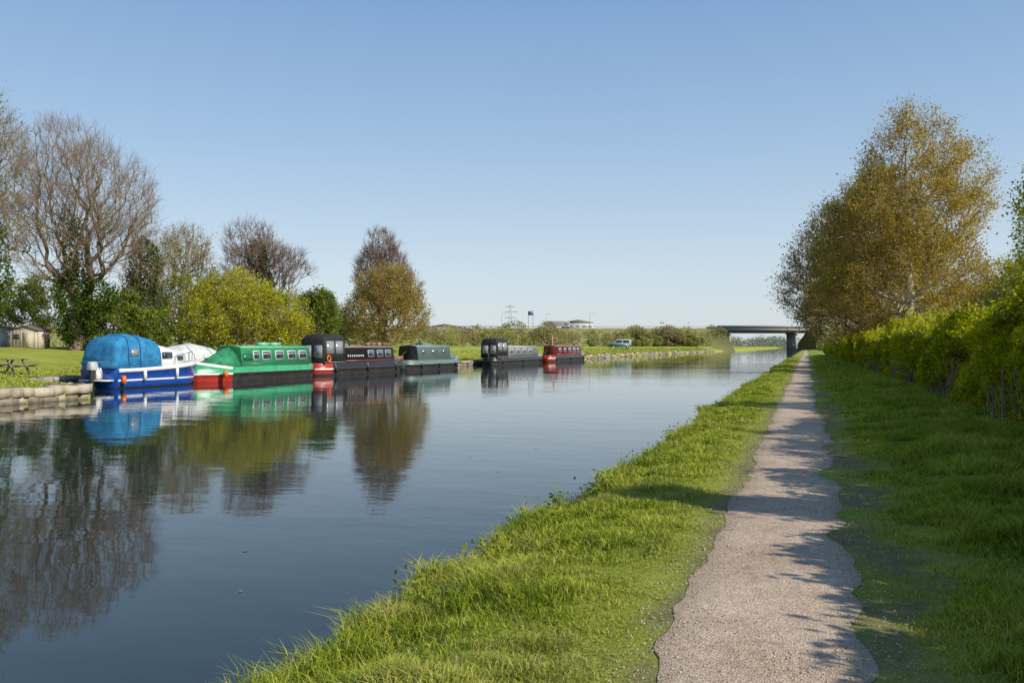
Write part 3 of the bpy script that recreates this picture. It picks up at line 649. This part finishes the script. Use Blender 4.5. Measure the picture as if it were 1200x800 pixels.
narrowboat(-31.0,48.9,12.9,False,dict(hull=M['black'],side=M['black'],roof=M['grey'],end=M['maroon'],stripe=M['maroon'],frame=M['lightgrey'],rail=M['red']),(3.0,10.4),hood=(.35,2.99,2.75),windows=[(6.8,.8,.4),(8.2,.8,.4),(9.5,.8,.4)],bandsend='stern',extras=ex_black)
def ex_sage(e,L,gw,ch,a,b): box('roof_locker',e,(0,a+3,ch+.16),(.7,1.6,.2),M['sage'],bev=.02)
narrowboat(-31.0,62.4,11.2,False,dict(hull=M['sage'],side=M['sage'],roof=M['sage_l'],end=M['black'],frame=M['lightgrey'],rail=M['sage_l']),(1.2,8.0),ports=(2.4,4.4,6.6),cratch=(8.01,9.8,M['sage']),ch=2.0,extras=ex_sage)
narrowboat(-31.0,82.3,17.4,False,dict(hull=M['black'],side=M['grey'],roof=M['lightgrey'],end=M['black'],stripe=M['black'],frame=M['white'],rail=M['white']),(3.6,14.4),hood=(.3,3.59,2.8),windows=[(5,1,.45),(7.2,1,.45),(9.4,1,.45),(11.6,1,.45)])
def ex_flag(e,L,gw,ch,a,b):
    pipe('flag_staff',e,[(0,3.4,ch),(0,3.4,ch+1.3)],.03,M['white']); 
    loft('flag',e,[[(0,3.4,ch+1.3),(0,3.4,ch+.7),(.02,3.4,ch+.7)],[(.12,3.9,ch+1.22),(.12,3.9,ch+.64),(.14,3.9,ch+.64)],[(-.02,4.4,ch+1.15),(-.02,4.4,ch+.6),(0,4.4,ch+.6)]],[M['red']],[0,0,0])
narrowboat(-31.0,102.5,18,False,dict(hull=M['black'],side=M['maroon'],roof=M['grey'],end=M['maroon'],stripe=M['red'],frame=M['white'],rail=M['red']),(2.2,14.8),windows=[(4,1,.45),(6.4,1,.45),(8.8,1,.45),(11.2,1,.45),(13.2,.8,.45)],bandsend='stern',extras=ex_flag,ch=2.05)

# ---------------------------------------------------------------- cruisers
def cruiser(x,y,L,tarp=False):
    e=empty('cabin_cruiser',(x,y,WZ)); HW=1.1; secs=[];mi=[]
    ys=[0,.4,1.5,3,L-2.2,L-1.5,L-.9,L-.4,L-.05]
    for yy in ys:
        t=max(0,(yy-(L-2.6))/2.6); w=HW*(1-t**2.3)+.03; g=.92+.3*(yy/L)**2
        zs=[(0,g),(.02,g-.05),(.02,g-.16),(-.01,g-.17),(-.05,.42),(-.055,.34),(-.13,.06),(-.5,-.3)]
        R=[(max(w+o*(1-t*.6),.01),yy+(z-.3)*.35*t,z) for o,z in zs]; secs.append(R+[(-a,b,c) for a,b,c in R][::-1])
        mi.append([1,1,2,0,1,0,3,3,3,0,1,0,2,1,1,1])
    loft('hull',e,secs,[M['blue'] if not tarp else M['white'],M['white'],M['red'] if not tarp else M['grey'],M['hullblack']],mi[:-1],cap=(0,0))
    if tarp:
        S2=[]
        for yy,z,w in ((-.05,1.35,1.05),(.8,1.95,1.1),(2.4,2.15,1.1),(3.8,1.95,1.08),(L-1.2,1.5,.7),(L-.2,1.25,.15)):
            g=.94+.3*(yy/L)**2; S2.append([(w+.05,yy,g-.12),(w*.93,yy,g+.45*(z-g)),(w*.45,yy,z-.12),(0,yy,z),(-w*.45,yy,z-.12),(-w*.93,yy,g+.45*(z-g)),(-w-.05,yy,g-.12)])
        loft('tarpaulin',e,S2,[M['tarpwhite']],[0]*7)
        for yy in (.8,1.6,2.4,3.2,4.0): pipe('tarp_rope',e,[(1.17,yy,.75),(1.06,yy,1.45),(.5,yy,2.0)],.015,M['grey'])
        return e
    a,b=2.9,5.2
    loft('coachroof',e,[[(.92,a,1.0),(.84,a,1.95),(.5,a,2.08),(0,a,2.12),(-.5,a,2.08),(-.84,a,1.95),(-.92,a,1.0)],[(.86,4.1,1.02),(.74,4.1,1.72),(.5,4.1,1.84),(0,4.1,1.88),(-.5,4.1,1.84),(-.74,4.1,1.72),(-.86,4.1,1.02)],[(.6,b,1.08),(.5,b-.1,1.5),(.3,b-.15,1.6),(0,b-.15,1.62),(-.3,b-.15,1.6),(-.5,b-.1,1.5),(-.6,b,1.08)]],[M['white']],[0]*7)
    for sd in (1,-1):
        box('cabin_window',e,(sd*.865,3.45,1.52),(.04,.75,.32),M['glass'],(0,-sd*.11,sd*.07)); box('cabin_window',e,(sd*.73,4.55,1.36),(.04,.5,.2),M['glass'],(0,-sd*.13,sd*.2))
        pipe('bow_rail',e,[(sd*.95,3.9,1.06),(sd*.92,4.0,1.5),(sd*.6,L-1.1,1.62),(sd*.1,L-.2,1.7),(sd*.08,L-.2,1.25)],.018,M['chrome'])
        pipe('rail_post',e,[(sd*.62,L-1.1,1.12),(sd*.6,L-1.1,1.62)],.015,M['chrome'])
        cyl('fender',e,(sd*1.17,1.6,.35),(sd*1.17,1.6,.85),.08,M['white']); cyl('fender',e,(sd*1.17,3.8,.4),(sd*1.17,3.8,.9),.08,M['white'])
    loft('windscreen',e,[[(.86,2.75,1.9),(.86,2.8,1.9),(.78,2.55,2.3),(.78,2.5,2.3)],[(-.86,2.75,1.9),(-.86,2.8,1.9),(-.78,2.55,2.3),(-.78,2.5,2.3)]],[M['glass']],[0]*4)
    S2=[]; r3=np.random.default_rng(4)
    for yy,z,w in ((-.08,1.55,1.0),(.02,2.05,1.02),(.14,2.26,1.03),(.38,2.42,1.05),(.7,2.48,1.05),(1.0,2.54,1.06),(1.45,2.48,1.05),(1.9,2.48,1.05),(2.4,2.38,1.03),(2.75,2.24,1.0),(2.95,2.06,.95)):
        k=z-.93; j=lambda:1+r3.normal()*.014; rr=[(w*j(),yy,.93),(w*.99*j(),yy,.93+k*.3),(w*.96*j(),yy,.93+k*.60),(w*.89*j(),yy,.93+k*.82),(w*.75*j(),yy,.93+k*.94),(w*.4,yy,z*j()),(0,yy,z+.02)]
        S2.append(rr+[(-a_,b_,c_2) for a_,b_,c_2 in rr[:-1]][::-1])
    loft('canvas_canopy',e,S2,[M['canvasblue']],[0]*13,smooth=False)
    for yy in (.7,1.45): pipe('canopy_seam',e,[(1.075,yy,.95),(1.06,yy,1.42),(1.03,yy,1.87),(.955,yy,2.21),(.81,yy,2.40),(.42,yy,2.51),(0,yy,2.53)],.014,M['blue'])
    for sd in (1,-1): box('canopy_window',e,(sd*1.04,1.08,1.66),(.02,.5,.34),M['greypanel'],(0,-sd*.06,0))
    box('outboard_bracket',e,(0,-.15,.7),(.35,.3,.5),M['white']); box('outboard_cowl',e,(0,-.42,1.05),(.36,.5,.42),M['lightgrey'],bev=.07,taper=(.8,.8)); box('outboard_leg',e,(0,-.42,.35),(.14,.22,1.1),M['rubber'],taper=(1,1.4)); box('cavitation_plate',e,(0,-.46,.02),(.26,.4,.03),M['rubber'])
    box('swim_platform',e,(.0,-.22,.38),(1.7,.4,.06),M['white'])
    cyl('mooring_buoy',e,(1.18,.25,.25),(1.18,.25,.6),.13,M['orange'],12,.09)
    pipe('stern_rail',e,[(.85,-.1,.95),(.85,-.3,1.25),(-.85,-.3,1.25),(-.85,-.1,.95)],.02,M['chrome'])
    return e
cruiser(-31.1,31.3,6.4)
cruiser(-33.95,38.4,6.4,True)

# ---------------------------------------------------------------- bank furniture
def picnic():
    x,y,z=gl(12,42); e=empty('picnic_table',(x,y,z),.35)
    for i in range(5): box('table_plank',e,(-.32+.16*i,0,.74),(.14,1.8,.04),M['wood'])
    for sd in (-1,1):
        for k in (0,1): box('bench_plank',e,(sd*(.68+.15*k),0,.45),(.13,1.8,.04),M['wood'])
    for yy in (-.65,.65):
        for sd in (-1,1): box('leg',e,(sd*.42,yy,.36),(.09,.05,.84),M['wood'],(0,-sd*.5,0))
        box('cross_beam',e,(0,yy+.055,.40),(1.75,.05,.09),M['wood'])
picnic()
def shed(name,u,D,w,h,mat,rz):
    x,y,z=gl(u,D); e=empty(name,(x,y,z-.05),rz)
    box('walls',e,(0,0,h*.4),(w,w*.8,h*.8),mat)
    loft('roof',e,[[(-w*.56,-w*.46,h*.8),(0,-w*.46,h),(w*.56,-w*.46,h*.8),(w*.56,-w*.46,h*.77),(0,-w*.46,h*.96),(-w*.56,-w*.46,h*.77)],[(-w*.56,w*.46,h*.8),(0,w*.46,h),(w*.56,w*.46,h*.8),(w*.56,w*.46,h*.77),(0,w*.46,h*.96),(-w*.56,w*.46,h*.77)]],[M['roofdark']],[0]*6)
    loft('gable',e,[[(-w*.5,-w*.405,h*.8),(0,-w*.405,h*.955),(w*.5,-w*.405,h*.8)],[(-w*.5,w*.405,h*.8),(0,w*.405,h*.955),(w*.5,w*.405,h*.8)]],[mat],[0]*3)
    box('door',e,(w*.1,-w*.405,h*.36),(w*.32,.04,h*.66),mat); box('window',e,(-w*.3,-w*.405,h*.5),(w*.22,.04,h*.22),M['glass'])
    for i in range(9): box('batten',e,(-w*.5+w*i/8,-w*.402,h*.4),(.04,.02,h*.78),mat)
shed('garden_shed',36,60,1.9,1.6,M['shed'],TH)
shed('garden_shed',4,66,2.2,1.7,M['lightgrey'],TH+.2)
e=empty('garden_fence',(5.6,0,.15))
for i in range(24):
    y=24+i*1.8; box('fence_post',e,(0,y,1.0),(.1,.1,2.0),M['wood'])
    if i<23:
        box('fence_panel',e,(0,y+.9,1.05),(.03,1.68,1.75),M['wood']); box('fence_cap',e,(0,y+.9,1.95),(.07,1.70,.04),M['wood'])
cyl('telegraph_post',None,(7.45,28.2,0),(7.45,28.2,4.6),.10,M['brown'],10,.085)

# van
def van():
    x,y,z=gl(727,184); e=empty('parked_van',(x,y,z+.02),TH+math.pi/2-.15)
    prof('body_lower',e,[(-2.3,.35),(-2.36,.95),(2.34,.98),(2.36,.35)],1.8,M['vanteal'])
    prof('body_upper',e,[(-2.34,.953),(-2.22,1.85),(-1.9,2.02),(.75,2.02),(1.35,1.32),(2.2,1.1),(2.3,.983)],1.72,M['lightgrey'])
    for sd in (-1,1):
        prof('side_window',e,[(-2.0,1.25),(-1.95,1.78),(-.6,1.78),(-.6,1.25)],.02,M['glass'],sd*.87); prof('side_window',e,[(-.4,1.25),(-.4,1.78),(.65,1.78),(1.1,1.25)],.02,M['glass'],sd*.87)
        for yy in (-1.45,1.5): cyl('wheel',e,(sd*.72,yy,.33),(sd*.93,yy,.33),.34,M['rubber'],16); 
        for yy in (-1.45,1.5): cyl('hub',e,(sd*.90,yy,.33),(sd*.94,yy,.33),.18,M['chrome'],12)
    box('windscreen',e,(0,1.08,1.66),(1.5,.04,.8),M['glass'],(math.radians(40),0,0))
van()

# ---------------------------------------------------------------- motorway bridge
D0=375; ox,oy=at(600,D0); ZR=10.2
road=empty('motorway_bridge',(ox,oy,0),TH)
lx=lambda u:(u-600)/1000*D0
xl,xr=lx(846),lx(962)
box('deck',road,((xl+xr)/2,7,ZR-1.0),(xr-xl+4,14,1.5),M['concrete'])
box('parapet',road,((xl+xr)/2,-.2,ZR+.15),(xr-xl+4,.3,.9),M['grey'])
box('parapet',road,((xl+xr)/2,14.2,ZR+.15),(xr-xl+4,.3,.9),M['grey'])
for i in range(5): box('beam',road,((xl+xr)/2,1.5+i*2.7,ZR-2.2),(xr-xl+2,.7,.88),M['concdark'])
for px in (lx(856),lx(934)):
    box('pier_cap',road,(px,7,ZR-2.95),(1.6,13,.6),M['concrete'])
    for j in range(4): box('pier_column',road,(px,1.5+j*3.6,(ZR-3.25)/2-.6),(1.1,1.1,ZR-3.25+1.2),M['concrete'])
def emb(name,xa,xb_):
    mb=MB(); P=[(-22,-.5),(-1.,ZR-.6),(15,ZR-.6),(36,-.5)]; n=40; xs=np.linspace(xa,xb_,n)
    e_=np.array([[ (x, a+(vn(x*.1,i,3)-.5)*2, b) for i,(a,b) in enumerate(P)] for x in xs]); id_=np.arange(n*4).reshape(n,4)
    mb.add(e_.reshape(-1,3),[np.stack([id_[:-1,:-1],id_[:-1,1:],id_[1:,1:],id_[1:,:-1]],-1).reshape(-1,4),np.array([[0,1,2,3],[n*4-1,n*4-2,n*4-3,n*4-4]])],0,(.1,0,0,1)); 
    o=mb.build(name,[M['embank']]); o.location=(ox,oy,0); o.rotation_euler=(0,0,TH)
emb('road_embankment',lx(-300),lx(847)); emb('road_embankment',lx(961),lx(1500))
rail=empty('crash_barrier',(ox,oy,0),TH)
box('rail',rail,((lx(300)+lx(846))/2,-.2,ZR+.2),(lx(846)-lx(300),.1,.35),M['steelgrey'])
for i in range(60): box('barrier_post',rail,(lx(300)+i*(lx(846)-lx(300))/60,-.1,ZR-.2),(.12,.12,.7),M['steelgrey'])
lb=[]; rng=np.random.default_rng(9)
for i in range(110):
    l=rng.uniform(lx(480),lx(850)); o_=rng.uniform(5,18); x=ox+c_*l+s_*o_; y=oy+s_*l-c_*o_; zg=(1-o_/22)*9; h=rng.uniform(1.2,4.0)*(1 if rng.random()<.85 else 1.9); lb.append((x,y,zg+h*.35,h*rng.uniform(.6,1.1),h*.8,h*.6))
mass('embankment_scrub',lb,30000,.32,[M['scrub'],M['scrubbrown']],5,.42)
def truck(u,col,L=11.):
    e=empty('lorry',(ox+c_*lx(u)+s_*-4,oy+s_*lx(u)+c_*4,ZR-.6),TH)
    box('trailer',e,(0,0,2.1),(L,2.5,2.3),col,bev=.05); box('chassis',e,(0,0,.85),(L+2,1.2,.25),M['rubber'])
    loft('cab',e,[[(L/2+.4,-1.2,.6),(L/2+2.4,-1.2,.6),(L/2+2.4,-1.2,1.7),(L/2+2.1,-1.2,2.8),(L/2+.4,-1.2,3.0)],[(L/2+.4,1.2,.6),(L/2+2.4,1.2,.6),(L/2+2.4,1.2,1.7),(L/2+2.1,1.2,2.8),(L/2+.4,1.2,3.0)]],[M['lightgrey']],[0]*5)
    box('cab_window',e,(L/2+1.6,-1.21,2.1),(.9,.04,.6),M['glass'])
    for wx in (-L/2+1,-L/2+2.2,-L/2+3.4,L/2-.6,L/2+1.6):
        for sy in (-1,1): cyl('wheel',e,(wx,sy*.9,.5),(wx,sy*1.25,.5),.5,M['rubber'],12)
truck(652,M['grey'],7.5)
def pylon(u,D,h,w):
    x,y=at(u,D); e=empty('electricity_pylon',(x,y,0),TH); k=7
    for sx in (-1,1):
        for sy in (-1,1): pipe('leg',e,[(sx*w/2,sy*w/2,0),(sx*w*.14,sy*w*.14,h*.7),(sx*w*.08,sy*w*.08,h)],.13,M['steelgrey'],4)
    for i in range(k):
        z0,z1=h*.1*i+1,h*.1*(i+1)+1; f=lambda z:w/2-(w*.36)*z/(h*.7)
        for sy in (-1,): pipe('brace',e,[(-f(z0),-f(z0),z0),(f(z1),-f(z1),z1)],.08,M['steelgrey'],3); pipe('brace',e,[(f(z0),-f(z0),z0),(-f(z1),-f(z1),z1)],.08,M['steelgrey'],3)
    for z,a in ((h*.7,w*.75),(h*.83,w*.9),(h*.95,w*.6)): pipe('cross_arm',e,[(-a,0,z),(0,0,z+.6),(a,0,z),(-a,0,z)],.11,M['steelgrey'],4)
pylon(598,640,33,6.5)
# low distant warehouse roofs beyond the road
for u,D,w,h in ((522,640,26,17.5),(676,620,22,20)):
    x,y=at(u,D); e=empty('warehouse',(x,y,0),TH)
    box('walls',e,(0,0,h/2-.6),(w,18,h-1.2),M['lightgrey']); prof_=[(-w/2-.5,h-1.2),(0,h+.8),(w/2+.5,h-1.2)]
    loft('roof',e,[[(a_,-9.4,b_) for a_,b_ in prof_],[(a_,9.4,b_) for a_,b_ in prof_]],[M['roofdark']],[0]*3)
    for k in range(5): box('window',e,(-w*.4+w*.2*k,-9.02,h*.8),(w*.1,.1,1.4),M['glass'])
e=empty('gantry_sign',(ox+c_*lx(622),oy+s_*lx(622),ZR-.6),TH)
for sx in (-1.0,1.0): pipe('post',e,[(sx,0,0),(sx,0,7.6)],.14,M['steelgrey'])
box('sign_panel',e,(0,-.2,6.6),(2.4,.2,1.8),M['signblue']); box('sign_border',e,(0,-.28,6.6),(2.5,.02,.2),M['white'])
for u in (588,640,691): 
    e=empty('street_lamp',(ox+c_*lx(u),oy+s_*lx(u),ZR-.6),TH); cyl('column',e,(0,0,0),(0,0,6),.11,M['steelgrey'],8,.07); pipe('arm',e,[(0,0,5.9),(.6,0,6.3),(1.4,0,6.35)],.06,M['steelgrey']); box('lantern',e,(1.7,0,6.33),(.7,.25,.12),M['steelgrey'])

# floating bits near bank
mb=MB(); rng=np.random.default_rng(14); n=60
y=rng.uniform(5,30,n); x=Xb(y)-.3-rng.random(n)**2*9; C=np.stack([x,y,np.full(n,WZ+.004)],1)
a=rng.random(n)*6.28; l=rng.uniform(.015,.05,n); d=np.stack([np.cos(a),np.sin(a),0*a],1)*l[:,None]; b=np.stack([-np.sin(a),np.cos(a),0*a],1)*(l*.5)[:,None]
mb.add(np.stack([C+d,C+b,C-d,C-b],1).reshape(-1,3),np.arange(4*n).reshape(-1,4),0); mb.build('floating_leaves',[M['wood']])

# ---------------------------------------------------------------- light
EL=math.radians(32); az=Vector((.983,-.184,0)).normalized()
ts_=Vector((az.x*math.cos(EL),az.y*math.cos(EL),math.sin(EL)))
sd=bpy.data.lights.new('sun','SUN'); sd.energy=5.0; sd.angle=math.radians(.5); sd.color=(1,.93,.80)
so=bpy.data.objects.new('sun',sd); S.collection.objects.link(so); so.rotation_euler=ts_.to_track_quat('Z','Y').to_euler()
W=bpy.data.worlds.new('World'); S.world=W; W.use_nodes=True; nt=W.node_tree
bg=nt.nodes.get('Background') or nt.nodes.new('ShaderNodeBackground')
sk=nt.nodes.new('ShaderNodeTexSky'); sk.sky_type='NISHITA'; sk.sun_disc=False; sk.sun_elevation=EL; sk.sun_rotation=math.atan2(az.x,az.y)
sk.air_density=1.0; sk.dust_density=.6; sk.ozone_density=1.6; sk.altitude=0
tc=nt.nodes.new('ShaderNodeTexCoord'); sx=nt.nodes.new('ShaderNodeSeparateXYZ'); nt.links.new(tc.outputs['Generated'],sx.inputs[0])
hz=ramp(nt,sx.outputs[2],[(0,(.56,.61,.65)),(.08,(.51,.60,.68)),(.22,(.32,.46,.64)),(.40,(.165,.31,.54)),(1,(.055,.13,.29))])
sc_=nt.nodes.new('ShaderNodeVectorMath'); sc_.operation='SCALE'; sc_.inputs['Scale'].default_value=10.5; nt.links.new(hz,sc_.inputs[0])
mx=mixc(nt,.78,sk.outputs[0],sc_.outputs[0])
nt.links.new(mx,bg.inputs[0]); bg.inputs[1].default_value=.12
# ---------------------------------------------------------------- camera
cd=bpy.data.cameras.new('camera'); cd.lens=30; cd.sensor_width=36; cd.clip_end=8000; cd.clip_start=.05
co=bpy.data.objects.new('camera',cd); S.collection.objects.link(co); co.location=(0,0,CAMZ); co.rotation_euler=(math.radians(90)+.006,0,TH); S.camera=co
